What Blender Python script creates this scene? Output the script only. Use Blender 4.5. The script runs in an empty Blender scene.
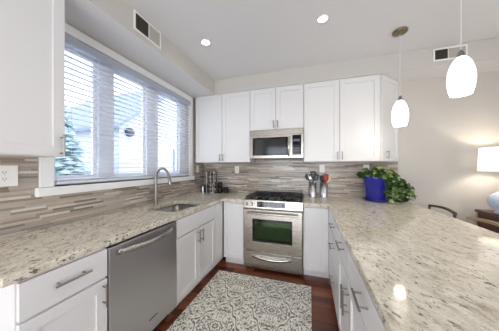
import bpy, bmesh, math, random
from mathutils import Vector, Matrix
from mathutils.geometry import tessellate_polygon
R = math.radians
PI = math.pi
random.seed(7)
scene = bpy.context.scene
C = scene.collection

# ------------------------------------------------------------------ camera
cam_d = bpy.data.cameras.new('camera'); cam = bpy.data.objects.new('camera', cam_d); C.objects.link(cam)
cam_d.sensor_fit = 'HORIZONTAL'; cam_d.sensor_width = 36.0
cam_d.lens = 191.2 / 499.0 * 36.0
cam_d.shift_y = (166.75 - 165.5) / 499.0
cam_d.clip_start = 0.02; cam_d.clip_end = 200
cam.location = (1.811, -3.026, 1.349)
cam.rotation_euler = (R(90), 0, 0.305)
scene.camera = cam

# ------------------------------------------------------------------ world
world = bpy.data.worlds.new('world'); scene.world = world; world.use_nodes = True
bg = world.node_tree.nodes['Background']
bg.inputs[0].default_value = (0.86, 0.92, 1.0, 1)
bg.inputs[1].default_value = 3.3

# ------------------------------------------------------------------ fill area lights added at unseen openings behind and beside the camera
def area(name, loc, rot, sx, sy, power, col=(1, 1, 1)):
    l = bpy.data.lights.new(name, 'AREA'); l.shape = 'RECTANGLE'; l.size = sx; l.size_y = sy
    l.energy = power; l.color = col
    o = bpy.data.objects.new(name, l); C.objects.link(o); o.location = loc; o.rotation_euler = rot
    return o
area('daylight_rear_glass_door', (1.4, -5.42, 0.95), (R(90), 0, 0), 2.7, 1.7, 52, (0.97, 0.98, 1.0))
area('daylight_side_window', (4.72, -2.9, 1.45), (R(90), 0, R(90)), 2.4, 1.5, 8, (1.0, 0.97, 0.93))

vs = scene.view_settings
vs.view_transform = 'Standard'; vs.look = 'None'; vs.gamma = 1.0; vs.exposure = 0.21; vs.use_curve_mapping = False
scene.display_settings.display_device = 'sRGB'
scene.cycles.use_denoising = True
scene.cycles.max_bounces = 10
scene.cycles.diffuse_bounces = 6
scene.cycles.glossy_bounces = 5
scene.cycles.transparent_max_bounces = 12
scene.cycles.sample_clamp_indirect = 6
scene.cycles.caustics_reflective = False
scene.cycles.caustics_refractive = False

# ------------------------------------------------------------------ materials
def srgb(r, g, b):
    f = lambda c: (c/255/12.92) if c/255 <= 0.04045 else ((c/255+0.055)/1.055)**2.4
    return (f(r), f(g), f(b), 1)
def mat(name, col, rough=0.5, metal=0.0, spec=0.5, coat=0.0, emit=None, estr=0.0, trans=0.0, bump=None, alpha=1.0):
    m = bpy.data.materials.new(name); m.use_nodes = True
    nt = m.node_tree; p = nt.nodes['Principled BSDF']
    p.inputs['Base Color'].default_value = col; p.inputs['Roughness'].default_value = rough
    p.inputs['Metallic'].default_value = metal; p.inputs['Specular IOR Level'].default_value = spec
    p.inputs['Coat Weight'].default_value = coat; p.inputs['Transmission Weight'].default_value = trans
    if emit: p.inputs['Emission Color'].default_value = emit; p.inputs['Emission Strength'].default_value = estr
    if bump:
        sc, st, scale3 = bump
        t = nt.nodes.new('ShaderNodeTexCoord'); mp = nt.nodes.new('ShaderNodeMapping'); mp.inputs['Scale'].default_value = scale3
        n = nt.nodes.new('ShaderNodeTexNoise'); n.inputs['Scale'].default_value = sc; n.inputs['Detail'].default_value = 3
        b = nt.nodes.new('ShaderNodeBump'); b.inputs['Strength'].default_value = st; b.inputs['Distance'].default_value = 0.002
        nt.links.new(t.outputs['Object'], mp.inputs[0]); nt.links.new(mp.outputs[0], n.inputs[0])
        nt.links.new(n.outputs[0], b.inputs['Height']); nt.links.new(b.outputs[0], p.inputs['Normal'])
    return m
class N:
    """small node helper"""
    def __init__(s, m): s.m = m; s.nt = m.node_tree; s.p = s.nt.nodes['Principled BSDF']
    def add(s, t, **k):
        n = s.nt.nodes.new(t)
        for a, b in k.items(): setattr(n, a, b)
        return n
    def link(s, a, b): s.nt.links.new(a, b)
    def val(s, x, inp):
        if isinstance(x, (int, float)): inp.default_value = x
        else: s.link(x, inp)
    def math(s, op, a, b=0.0, c=None):
        n = s.add('ShaderNodeMath', operation=op); s.val(a, n.inputs[0]); s.val(b, n.inputs[1])
        if c is not None: s.val(c, n.inputs[2])
        return n.outputs[0]
    def comb(s, x, y, z=0.0):
        n = s.add('ShaderNodeCombineXYZ'); s.val(x, n.inputs[0]); s.val(y, n.inputs[1]); s.val(z, n.inputs[2]); return n.outputs[0]
    def ramp(s, fac, stops, interp='LINEAR'):
        n = s.add('ShaderNodeValToRGB'); s.link(fac, n.inputs[0]); cr = n.color_ramp; cr.interpolation = interp
        while len(cr.elements) < len(stops): cr.elements.new(0.5)
        for e, (pos, col) in zip(cr.elements, stops):
            e.position = pos; e.color = col if len(col) == 4 else (*col, 1)
        return n.outputs[0]
    def noise(s, vec, scale, detail=3, rough=0.5, out=0, dist=0.0):
        n = s.add('ShaderNodeTexNoise'); s.link(vec, n.inputs['Vector']); n.inputs['Scale'].default_value = scale
        n.inputs['Detail'].default_value = detail; n.inputs['Roughness'].default_value = rough; n.inputs['Distortion'].default_value = dist
        return n.outputs[out]
    def mixc(s, fac, a, b, mode='MIX'):
        n = s.add('ShaderNodeMix', data_type='RGBA', blend_type=mode)
        s.val(fac, n.inputs[0])
        for x, i in ((a, n.inputs[6]), (b, n.inputs[7])):
            if isinstance(x, tuple): i.default_value = x if len(x) == 4 else (*x, 1)
            else: s.link(x, i)
        return n.outputs[2]
    def mapping(s, vec, rot=(0, 0, 0), scale=(1, 1, 1), loc=(0, 0, 0)):
        n = s.add('ShaderNodeMapping'); s.link(vec, n.inputs[0]); n.inputs['Rotation'].default_value = rot
        n.inputs['Scale'].default_value = scale; n.inputs['Location'].default_value = loc; return n.outputs[0]
    def pos(s): return s.add('ShaderNodeNewGeometry').outputs['Position']
    def obj(s): return s.add('ShaderNodeTexCoord').outputs['Object']
    def sep(s, v):
        n = s.add('ShaderNodeSeparateXYZ'); s.link(v, n.inputs[0]); return n.outputs

M = {}
M['wall'] = mat('wall_paint', srgb(201, 197, 190), 0.85, bump=(60, 0.06, (1, 1, 1)))
M['ceiling'] = mat('ceiling_paint', srgb(222, 222, 222), 0.9, bump=(60, 0.05, (1, 1, 1)))
M['cab'] = mat('white_cabinet_lacquer', srgb(225, 224, 223), 0.30, spec=0.45, bump=(20, 0.02, (1, 1, 1)))
M['trim'] = mat('white_trim_paint', srgb(238, 238, 236), 0.4)
M['nickel'] = mat('brushed_nickel', srgb(148, 144, 138), 0.3, 1.0)
M['chrome'] = mat('satin_steel', srgb(184, 181, 176), 0.25, 1.0)
M['dark'] = mat('dark_void', srgb(25, 23, 22), 0.9)
M['black'] = mat('black_plastic', srgb(18, 18, 20), 0.35)
M['blackgloss'] = mat('black_glass', srgb(10, 10, 12), 0.06, spec=0.6)
M['iron'] = mat('cast_iron', srgb(22, 22, 24), 0.55, bump=(200, 0.2, (1, 1, 1)))
M['plate'] = mat('outlet_plastic', srgb(240, 239, 235), 0.35)
M['blind'] = mat('white_blind_slat', srgb(242, 243, 246), 0.4)
def translucent(m, amt, col):
    nt = m.node_tree; o = nt.nodes['Material Output']; p = nt.nodes['Principled BSDF']
    t = nt.nodes.new('ShaderNodeBsdfTranslucent'); t.inputs[0].default_value = col; mx = nt.nodes.new('ShaderNodeMixShader'); mx.inputs[0].default_value = amt
    nt.links.new(p.outputs[0], mx.inputs[1]); nt.links.new(t.outputs[0], mx.inputs[2]); nt.links.new(mx.outputs[0], o.inputs[0])
translucent(M['blind'], 0.25, srgb(236, 240, 248))
M['valance'] = mat('grey_valance', srgb(176, 182, 192), 0.5)
M['vinyl'] = mat('white_vinyl_window', srgb(232, 234, 240), 0.4)
M['cord'] = mat('blind_cord', srgb(225, 226, 230), 0.8)
M['wood_dark'] = mat('mahogany_wood', srgb(84, 34, 26), 0.3, coat=0.3)
M['bronze'] = mat('brown_chair_finish', srgb(92, 74, 52), 0.4, 0.3)
M['tan'] = mat('tan_chair_finish', srgb(172, 150, 112), 0.4, 0.2)  # lighter copy of the brown finish, lamp light painted into the colour
M['seat'] = mat('brown_seat_leather', srgb(70, 52, 40), 0.6)
M['brass'] = mat('aged_nickel_canopy', srgb(140, 128, 104), 0.32, 1.0)
M['cobalt'] = mat('cobalt_glaze', srgb(28, 34, 150), 0.12, coat=0.6)
M['soil'] = mat('soil', srgb(48, 36, 28), 0.95)
M['stem'] = mat('vine_stem', srgb(96, 118, 60), 0.6)
M['siding'] = mat('blue_grey_siding', srgb(182, 188, 202), 0.7)
M['roof'] = mat('grey_shingles', srgb(128, 138, 156), 0.9)
M['brick'] = mat('far_brick', srgb(120, 88, 84), 0.9)
M['fence'] = mat('pale_fence', srgb(160, 166, 176), 0.8)
M['asphalt'] = mat('pale_ground', srgb(200, 204, 210), 0.9)
M['conifer'] = mat('blue_green_needles', srgb(150, 172, 178), 0.9, bump=(30, 1.0, (1, 1, 1)))
M['bark'] = mat('bark', srgb(110, 98, 88), 0.9)
M['carpaint'] = mat('white_car_paint', srgb(235, 238, 242), 0.25)
M['red'] = mat('red_silicone', srgb(150, 30, 32), 0.4)
M['teal'] = mat('pale_blue_silicone', srgb(150, 185, 205), 0.4)
M['spoonwood'] = mat('light_wood', srgb(214, 180, 140), 0.6)
M['greyplastic'] = mat('dark_grey_nylon', srgb(58, 60, 66), 0.4)
M['ceramic'] = mat('pale_blue_ceramic', srgb(196, 210, 234), 0.12, coat=0.4)
M['spice'] = mat('dark_spice_glass', srgb(46, 34, 28), 0.12, coat=0.4)

# stainless with brushed grain
def stainless(name, scale3, col=(178, 172, 163), rough=0.27):
    m = mat(name, srgb(*col), rough, 1.0); n = N(m)
    v = n.mapping(n.obj(), scale=scale3)
    f = n.noise(v, 8, 2)
    n.link(n.math('MULTIPLY_ADD', f, 0.16, rough-0.08), n.p.inputs['Roughness'])
    b = n.add('ShaderNodeBump'); b.inputs['Strength'].default_value = 0.08; b.inputs['Distance'].default_value = 0.001
    n.link(f, b.inputs['Height']); n.link(b.outputs[0], n.p.inputs['Normal'])
    return m
M['steel'] = stainless('brushed_stainless', (1, 1, 60))
M['steel_v'] = stainless('brushed_stainless_upright', (60, 60, 1), (196, 195, 196), 0.33)

# thin clear pane
def glass_mat():
    m = bpy.data.materials.new('window_glass'); m.use_nodes = True; nt = m.node_tree; nt.nodes.clear()
    o = nt.nodes.new('ShaderNodeOutputMaterial'); mx = nt.nodes.new('ShaderNodeMixShader')
    t = nt.nodes.new('ShaderNodeBsdfTransparent'); g = nt.nodes.new('ShaderNodeBsdfGlossy'); g.inputs['Roughness'].default_value = 0.02
    t.inputs[0].default_value = (0.97, 0.985, 1, 1)
    lw = nt.nodes.new('ShaderNodeLayerWeight'); pw = nt.nodes.new('ShaderNodeMath'); pw.operation = 'POWER'; pw.inputs[1].default_value = 5.0
    ma = nt.nodes.new('ShaderNodeMath'); ma.operation = 'MULTIPLY_ADD'; ma.inputs[1].default_value = 0.5; ma.inputs[2].default_value = 0.02
    lw.inputs[0].default_value = 0.5
    nt.links.new(lw.outputs['Facing'], pw.inputs[0]); nt.links.new(pw.outputs[0], ma.inputs[0]); nt.links.new(ma.outputs[0], mx.inputs[0]); nt.links.new(t.outputs[0], mx.inputs[1]); nt.links.new(g.outputs[0], mx.inputs[2])
    nt.links.new(mx.outputs[0], o.inputs[0]); return m
M['glass'] = glass_mat()

# oven window: dark glass with green-tinted base and specular
m = mat('oven_glass', srgb(14, 22, 14), 0.06, spec=0.5); N(m)
m.node_tree.nodes['Principled BSDF'].inputs['Specular Tint'].default_value = (0.6, 1.0, 0.5, 1)
m.node_tree.nodes['Principled BSDF'].inputs['IOR'].default_value = 1.75
M['ovenglass'] = m
m = mat('microwave_glass', srgb(40, 42, 46), 0.08, spec=0.7); M['mwglass'] = m

# granite
m = mat('cream_granite', srgb(210, 202, 186), 0.07, spec=0.38); n = N(m)
P = n.pos()
w0 = n.mapping(P, rot=(0, 0, R(-27)))          # streak direction becomes local y
warp = n.noise(P, 3.0, 3, out=1)
wv = n.add('ShaderNodeVectorMath', operation='MULTIPLY_ADD')
n.link(warp, wv.inputs[0]); wv.inputs[1].default_value = (0.10, 0.10, 0.0); n.link(w0, wv.inputs[2])
sv = n.mapping(wv.outputs[0], scale=(1.0, 0.40, 1.0))
a = n.noise(sv, 26, 6, 0.7)
base = n.ramp(a, [(0.30, srgb(166, 156, 140)), (0.43, srgb(202, 195, 180)), (0.55, srgb(217, 211, 197)), (0.70, srgb(229, 225, 214))])
b_ = n.noise(sv, 60, 4, 0.65)
veins = n.ramp(b_, [(0.56, (0, 0, 0)), (0.64, (1, 1, 1))])
c1 = n.mixc(n.math('MULTIPLY', veins, 0.45), base, srgb(132, 120, 102))
sv2 = n.mapping(wv.outputs[0], scale=(1.0, 0.42, 1.0), loc=(5, 3, 1))
d_ = n.noise(sv2, 70, 3, 0.6)
big = n.noise(P, 7.0, 2)
thr = n.math('ADD', d_, n.math('MULTIPLY', n.math('SUBTRACT', big, 0.5), 0.28))
specks = n.ramp(thr, [(0.60, (0, 0, 0)), (0.65, (1, 1, 1))])
c2 = n.mixc(n.math('MULTIPLY', specks, 0.85), c1, srgb(76, 66, 57))
grain = n.noise(P, 240, 2)
c3 = n.mixc(0.35, c2, n.ramp(grain, [(0.35, srgb(150, 144, 134)), (0.62, srgb(232, 228, 220))]), 'OVERLAY')
n.link(c3, n.p.inputs['Base Color'])
M['granite'] = m

# linear mosaic backsplash
def splash(name, axis):
    m = mat(name, srgb(180, 170, 158), 0.2, spec=0.6); n = N(m)
    s = n.sep(n.pos()); u = s[axis]; z = s[2]
    rh = 0.0165
    v = n.math('DIVIDE', z, rh); row = n.math('FLOOR', v); fv = n.math('FRACT', v)
    wn = n.add('ShaderNodeTexWhiteNoise', noise_dimensions='1D'); n.link(row, wn.inputs['W'])
    ln = n.math('MULTIPLY_ADD', wn.outputs[0], 0.22, 0.16)
    uu = n.math('ADD', n.math('DIVIDE', u, ln), n.math('MULTIPLY', wn.outputs[0], 37.0))
    tid = n.math('FLOOR', uu); fu = n.math('FRACT', uu)
    w2 = n.add('ShaderNodeTexWhiteNoise', noise_dimensions='2D'); n.link(n.comb(row, tid), w2.inputs['Vector'])
    col = n.ramp(w2.outputs[0], [(0.0, srgb(124, 108, 92)), (0.12, srgb(158, 143, 126)), (0.28, srgb(184, 171, 155)),
                                 (0.44, srgb(200, 192, 181)), (0.64, srgb(218, 213, 206)), (0.80, srgb(176, 170, 166)), (0.92, srgb(196, 180, 158))], 'CONSTANT')
    st = n.noise(n.comb(n.math('MULTIPLY', u, 6), n.math('MULTIPLY', z, 90), row), 2.0, 3)
    col = n.mixc(0.5, col, n.ramp(st, [(0.3, srgb(100, 92, 86)), (0.7, srgb(160, 156, 152))]), 'OVERLAY')
    col = n.mixc(0.20, col, srgb(186, 179, 170))
    g = n.math('MAXIMUM', n.math('LESS_THAN', fv, 0.07), n.math('LESS_THAN', fu, 0.010))
    n.link(n.mixc(g, col, srgb(176, 168, 158)), n.p.inputs['Base Color'])
    w3 = n.add('ShaderNodeTexWhiteNoise', noise_dimensions='2D'); n.link(n.comb(tid, row), w3.inputs['Vector'])
    rr = n.math('MULTIPLY_ADD', w3.outputs[0], 0.35, 0.10)
    n.link(n.math('MAXIMUM', rr, n.math('MULTIPLY', g, 0.7)), n.p.inputs['Roughness'])
    b = n.add('ShaderNodeBump'); b.inputs['Strength'].default_value = 0.4; b.inputs['Distance'].default_value = 0.002
    n.link(n.math('SUBTRACT', w3.outputs[0], n.math('MULTIPLY', g, 1.5)), b.inputs['Height']); n.link(b.outputs[0], n.p.inputs['Normal'])
    return m
M['splash_back'] = splash('mosaic_back', 0)
M['splash_left'] = splash('mosaic_left', 1)

# hardwood floor, boards along x
m = mat('cherry_hardwood', srgb(96, 44, 28), 0.25, spec=0.5); n = N(m)
s = n.sep(n.pos()); v = n.math('DIVIDE', s[1], 0.083); row = n.math('FLOOR', v); fv = n.math('FRACT', v)
wn = n.add('ShaderNodeTexWhiteNoise', noise_dimensions='1D'); n.link(row, wn.inputs['W'])
uu = n.math('ADD', n.math('DIVIDE', s[0], 0.9), n.math('MULTIPLY', wn.outputs[0], 13.0))
tid = n.math('FLOOR', uu); fu = n.math('FRACT', uu)
w2 = n.add('ShaderNodeTexWhiteNoise', noise_dimensions='2D'); n.link(n.comb(row, tid), w2.inputs['Vector'])
gr = n.noise(n.comb(n.math('MULTIPLY', s[0], 2.0), n.math('MULTIPLY', s[1], 30.0), n.math('MULTIPLY', w2.outputs[0], 20)), 2.2, 5, 0.6)
mixf = n.math('ADD', n.math('MULTIPLY', w2.outputs[0], 0.45), n.math('MULTIPLY', gr, 0.55))
col = n.ramp(mixf, [(0.25, srgb(66, 31, 20)), (0.5, srgb(112, 58, 37)), (0.75, srgb(150, 88, 58))])
gap = n.math('MAXIMUM', n.math('LESS_THAN', fv, 0.03), n.math('LESS_THAN', fu, 0.004))
n.link(n.mixc(gap, col, srgb(28, 12, 9)), n.p.inputs['Base Color'])
M['floor'] = m

# rug: mirrored ornamental damask
m = mat('damask_rug', srgb(220, 214, 200), 0.95, spec=0.1); n = N(m)
s = n.sep(n.obj())
T = 0.42
def tri(x, per, off=0.0):       # mirrored repeat, 0..per/2
    k = n.math('ADD', n.math('DIVIDE', x, per), off)
    return n.math('MULTIPLY', n.math('ABSOLUTE', n.math('SUBTRACT', n.math('FRACT', k), 0.5)), per)
# half-drop repeat: shift each second column
colid = n.math('FLOOR', n.math('DIVIDE', s[0], T))
half = n.math('MULTIPLY', n.math('FRACT', n.math('MULTIPLY', colid, 0.5)), 1.0)
mx_ = tri(s[0], T); my_ = tri(s[1], T*1.5, half)
vec = n.comb(mx_, my_, 0)
wz = n.noise(vec, 9, 2, out=1)
ww = n.add('ShaderNodeVectorMath', operation='MULTIPLY_ADD'); n.link(wz, ww.inputs[0]); ww.inputs[1].default_value = (0.06, 0.06, 0); n.link(vec, ww.inputs[2])
vo = n.add('ShaderNodeTexVoronoi', feature='F1'); n.link(ww.outputs[0], vo.inputs['Vector']); vo.inputs['Scale'].default_value = 38
petal = n.ramp(vo.outputs['Distance'], [(0.33, (1, 1, 1)), (0.39, (0, 0, 0))])
scr = n.noise(ww.outputs[0], 30, 1, 0.4)
scroll = n.math('LESS_THAN', n.math('ABSOLUTE', n.math('SUBTRACT', scr, 0.50)), 0.030)
lat = n.math('ADD', n.math('DIVIDE', mx_, T/2), n.math('DIVIDE', my_, T*0.75))
latw = n.math('ADD', lat, n.math('MULTIPLY', n.math('SINE', n.math('MULTIPLY', mx_, 80.0)), 0.05))
lattice = n.math('LESS_THAN', n.math('ABSOLUTE', n.math('SUBTRACT', latw, 1.0)), 0.035)
latgap = n.math('LESS_THAN', n.math('ABSOLUTE', n.math('SUBTRACT', latw, 1.0)), 0.10)
pt0 = n.math('MULTIPLY', n.math('MAXIMUM', petal, scroll), n.math('SUBTRACT', 1.0, latgap))
line = n.math('MAXIMUM', lattice, 0.0)
# rosette in each repeat centre
rad = n.math('SQRT', n.math('ADD', n.math('MULTIPLY', mx_, mx_), n.math('MULTIPLY', my_, my_)))
ang = n.math('ARCTAN2', my_, mx_)
ros = n.math('ADD', rad, n.math('MULTIPLY', n.math('COSINE', n.math('MULTIPLY', ang, 8.0)), 0.006))
ring = n.ramp(n.math('MULTIPLY', ros, 10.0), [(0.0, (0, 0, 0)), (0.09, (0, 0, 0)), (0.12, (1, 1, 1)), (0.26, (1, 1, 1)), (0.30, (0, 0, 0)), (0.42, (0, 0, 0)), (0.46, (1, 1, 1)), (0.54, (1, 1, 1)), (0.58, (0, 0, 0))])
inr = n.math('LESS_THAN', ros, 0.062)
pat = n.math('MAXIMUM', pt0, line)
patc = n.mixc(inr, pat, ring)
fz = n.noise(n.obj(), 160, 2)
cream = n.ramp(fz, [(0.3, srgb(230, 225, 212)), (0.7, srgb(246, 242, 232))])
grey = n.ramp(fz, [(0.3, srgb(112, 110, 105)), (0.7, srgb(144, 141, 134))])
n.link(n.mixc(patc, cream, grey), n.p.inputs['Base Color'])
b = n.add('ShaderNodeBump'); b.inputs['Strength'].default_value = 0.5; b.inputs['Distance'].default_value = 0.003
n.link(fz, b.inputs['Height']); n.link(b.outputs[0], n.p.inputs['Normal'])
M['rug'] = m

# variegated leaf
m = mat('pothos_leaf', srgb(96, 128, 64), 0.35, spec=0.5); n = N(m)
ri = n.add('ShaderNodeNewGeometry').outputs['Random Per Island']
nz = n.noise(n.obj(), 45, 2)
mm = n.math('ADD', n.math('MULTIPLY', ri, 0.6), n.math('MULTIPLY', nz, 0.4))
n.link(n.ramp(mm, [(0.25, srgb(30, 58, 24)), (0.50, srgb(58, 92, 40)), (0.66, srgb(98, 130, 64)), (0.80, srgb(178, 190, 128))]), n.p.inputs['Base Color'])
n.p.inputs['Transmission Weight'].default_value = 0.0
M['leaf'] = m

def emis(name, col, s, base=None):
    return mat(name, base or col, 0.4, emit=col, estr=s)
M['pend_glow'] = emis('lit_pendant_glass', (1.0, 0.95, 0.86, 1), 1.8)
M['can_glow'] = emis('lit_recessed_lens', (1.0, 0.94, 0.85, 1), 9.0)
M['shade_glow'] = emis('lit_lamp_shade', (1.0, 0.95, 0.88, 1), 0.75, srgb(235, 230, 220))
M['disp'] = mat('display_marks', srgb(84, 78, 104), 0.5, emit=srgb(150, 140, 200), estr=0.12)

# ------------------------------------------------------------------ mesh helpers
class MB:
    def __init__(s): s.v = []; s.f = []; s.sm = []
    def add(s, vs, fs, smooth=False):
        o = len(s.v); s.v += [tuple(v) for v in vs]; s.f += [tuple(i+o for i in f) for f in fs]; s.sm += [smooth]*len(fs); return s
    def box(s, a, b):
        x0, x1 = sorted((a[0], b[0])); y0, y1 = sorted((a[1], b[1])); z0, z1 = sorted((a[2], b[2]))
        return s.add([(x0,y0,z0),(x1,y0,z0),(x1,y1,z0),(x0,y1,z0),(x0,y0,z1),(x1,y0,z1),(x1,y1,z1),(x0,y1,z1)],
              [(0,3,2,1),(4,5,6,7),(0,1,5,4),(1,2,6,5),(2,3,7,6),(3,0,4,7)])
    def tube(s, pts, r, seg=10, caps=True):
        pts = [Vector(p) for p in pts]; rs = r if isinstance(r, (list, tuple)) else [r]*len(pts)
        vs = []; fs = []; up = None
        for i, p in enumerate(pts):
            d = (pts[min(i+1, len(pts)-1)] - pts[max(i-1, 0)]).normalized()
            if up is None: up = d.orthogonal().normalized()
            up = (up - d*up.dot(d)); up = up.normalized() if up.length > 1e-6 else d.orthogonal().normalized()
            w = d.cross(up)
            for k in range(seg):
                a = 2*PI*k/seg; vs.append(p + (up*math.cos(a) + w*math.sin(a))*rs[i])
        for i in range(len(pts)-1):
            for k in range(seg):
                k2 = (k+1) % seg; fs.append((i*seg+k, i*seg+k2, (i+1)*seg+k2, (i+1)*seg+k))
        s.add(vs, fs, True)
        if caps:
            s.add(vs[:seg], [tuple(range(seg))[::-1]]); s.add(vs[-seg:], [tuple(range(seg))])
        return s
    def lathe(s, prof, c=(0, 0, 0), seg=24, smooth=True, axis='Z'):
        vs = []; fs = []
        for (r, z) in prof:
            for k in range(seg):
                a = 2*PI*k/seg; x, y = r*math.cos(a), r*math.sin(a)
                if axis == 'Z': vs.append((c[0]+x, c[1]+y, c[2]+z))
                elif axis == 'Y': vs.append((c[0]+x, c[1]+z, c[2]-y))
                else: vs.append((c[0]+z, c[1]+x, c[2]+y))
        m_ = len(prof)
        for i in range(m_-1):
            for k in range(seg):
                k2 = (k+1) % seg; fs.append((i*seg+k, i*seg+k2, (i+1)*seg+k2, (i+1)*seg+k))
        s.add(vs, fs, smooth)
        if prof[0][0] > 1e-5: s.add(vs[:seg], [tuple(range(seg))[::-1]])
        if prof[-1][0] > 1e-5: s.add(vs[-seg:], [tuple(range(seg))])
        return s
    def slab(s, outer, holes, lo, hi, plane='XY'):
        """flat plate with real holes; loops are 2D, lo..hi is the third axis"""
        def P3(p, h): return {'XY': (p[0], p[1], h), 'YZ': (h, p[0], p[1]), 'XZ': (p[0], h, p[1])}[plane]
        loops = [outer] + holes
        flat = [p for l in loops for p in l]
        tris = tessellate_polygon([[Vector((p[0], p[1], 0)) for p in l] for l in loops])
        n_ = len(flat)
        vs = [P3(p, lo) for p in flat] + [P3(p, hi) for p in flat]
        fs = [tuple(t) for t in tris] + [tuple(i+n_ for i in t)[::-1] for t in tris]
        o = 0
        for l in loops:
            k = len(l)
            for i in range(k): fs.append((o+i, o+(i+1) % k, n_+o+(i+1) % k, n_+o+i))
            o += k
        return s.add(vs, fs)
    def build(s, name, m, parent=None, loc=None, rotz=0, bevel=0, kind=None):
        me = bpy.data.meshes.new(name); me.from_pydata(s.v, [], s.f); me.update()
        bm = bmesh.new(); bm.from_mesh(me); bmesh.ops.recalc_face_normals(bm, faces=bm.faces); bm.to_mesh(me); bm.free()
        for p, q in zip(me.polygons, s.sm): p.use_smooth = q
        me.materials.append(m)
        o = bpy.data.objects.new(name, me); C.objects.link(o)
        if parent: o.parent = parent
        if loc: o.location = loc
        o.rotation_euler[2] = rotz
        if bevel:
            b = o.modifiers.new('bevel', 'BEVEL'); b.width = bevel; b.segments = 2; b.limit_method = 'ANGLE'; b.angle_limit = R(50)
        if kind: o['kind'] = kind
        return o
def tag(o, label, cat, group=None, kind=None):
    o['label'] = label; o['category'] = cat
    if group: o['group'] = group
    if kind: o['kind'] = kind
    return o
def empty(name, loc, rotz=0, label=None, cat=None, group=None):
    o = bpy.data.objects.new(name, None); C.objects.link(o); o.location = loc; o.rotation_euler[2] = rotz
    o.empty_display_size = 0.1
    if label: tag(o, label, cat, group)
    return o
def copy_tree(o, parent=None):
    kids = list(o.children); c = o.copy(); C.objects.link(c); c.parent = parent
    for k in kids: copy_tree(k, c)
    return c
def rrect(x0, y0, x1, y1, r, seg=6):
    pts = []
    for cx, cy, a0 in ((x1-r, y0+r, -90), (x1-r, y1-r, 0), (x0+r, y1-r, 90), (x0+r, y0+r, 180)):
        for k in range(seg+1):
            a = R(a0 + 90*k/seg); pts.append((cx+r*math.cos(a), cy+r*math.sin(a)))
    return pts

# ------------------------------------------------------------------ room shell
X1, Y0, ZC = 4.70, -5.40, 2.70
ZS = 2.478                     # underside of the soffits / top of the wall cabinets
WY0, WY1, WZ0, WZ1 = -2.115, -0.450, 1.205, 2.385      # window opening
sq = lambda a, b, c, d: [(a, b), (c, b), (c, d), (a, d)]
st = 'structure'
MB().box((-0.15, Y0-0.15, -0.10), (X1+0.15, 0.15, 0)).build('floor', M['floor'], kind=st)
MB().box((-0.15, Y0-0.15, ZC), (X1+0.15, 0.15, ZC+0.12)).build('ceiling', M['ceiling'], kind=st)
MB().slab(sq(Y0-0.15, 0, 0.15, ZC), [sq(WY0, WZ0, WY1, WZ1)], -0.15, 0, 'YZ').build('wall_left', M['wall'], kind=st)
MB().slab(sq(0, 0, X1+0.15, ZC), [], 0, 0.15, 'XZ').build('wall_back', M['wall'], kind=st)
MB().slab(sq(Y0-0.15, 0, 0, ZC), [sq(-4.1, 0.7, -1.7, 2.2)], X1, X1+0.15, 'YZ').build('wall_right', M['wall'], kind=st)
MB().slab(sq(0, 0, X1, ZC), [sq(-0.05+0.0, 0.02, 2.85, 2.2)] if False else [sq(0.1, 0.02, 2.85, 2.2)], Y0-0.15, Y0, 'XZ').build('wall_front', M['wall'], kind=st)
# soffits above the cabinets
for nm_, a_, b_ in (('trim_1', (0, Y0, ZS), (0.383, -0.3385, ZC)), ('trim_2', (0, -0.338, ZS), (X1, 0, ZC))):
    so_ = MB().box(a_, b_).build(nm_, M['wall'], kind=st); so_.data.materials.append(M['ceiling'])
    for p_ in so_.data.polygons:
        if p_.normal.z < -0.5: p_.material_index = 1
# mosaic backsplash on the left and back walls
def splashplate(pts, lo, hi, plane, name, m): MB().slab(pts, [], lo, hi, plane).build(name, m, kind=st)
splashplate([(-2.62, 0.915), (-0.009, 0.915), (-0.009, 1.415), (WY1+0.14, 1.415), (WY1+0.14, 1.14), (WY0-0.085, 1.14), (WY0-0.085, 1.415), (-2.62, 1.415)],
            0.0005, 0.008, 'YZ', 'trim_3', M['splash_left'])
splashplate(sq(0.0005, 0.915, 2.93, 1.416), -0.008, -0.0005, 'XZ', 'trim_4', M['splash_back'])
splashplate(sq(1.0, 1.416, 1.7, 1.5), -0.0075, -0.0006, 'XZ', 'trim_5', M['splash_back'])
# unseen glazed door and side window, added to let fill light in
def glazed(name, axis, a, b, z0, z1, at, splits):
    r = empty(name, (0, 0, 0)); r['kind'] = st
    f = MB(); xs = [a + (b-a)*i/splits for i in range(splits+1)]
    def bx(m_, u0, u1, w0, w1, d0, d1):
        m_.box((u0, d0, w0), (u1, d1, w1)) if axis == 'X' else m_.box((d0, u0, w0), (d1, u1, w1))
    bx(f, a, b, z0, z0+0.06, at-0.03, at+0.03); bx(f, a, b, z1-0.06, z1, at-0.03, at+0.03)
    for u in xs:
        u0 = min(max(u-0.03, a), b-0.06); bx(f, u0, u0+0.06, z0+0.06, z1-0.06, at-0.03, at+0.03)
    f.build('window_frame', M['trim'], r)
    g = MB(); bx(g, a+0.03, b-0.03, z0+0.03, z1-0.03, at-0.003, at+0.003); g.build('glass_pane', M['glass'], r)
glazed('door_1', 'X', 0.1, 2.85, 0.02, 2.2, Y0-0.08, 2)
glazed('window_2', 'Y', -4.1, -1.7, 0.7, 2.2, X1+0.08, 3)

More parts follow.
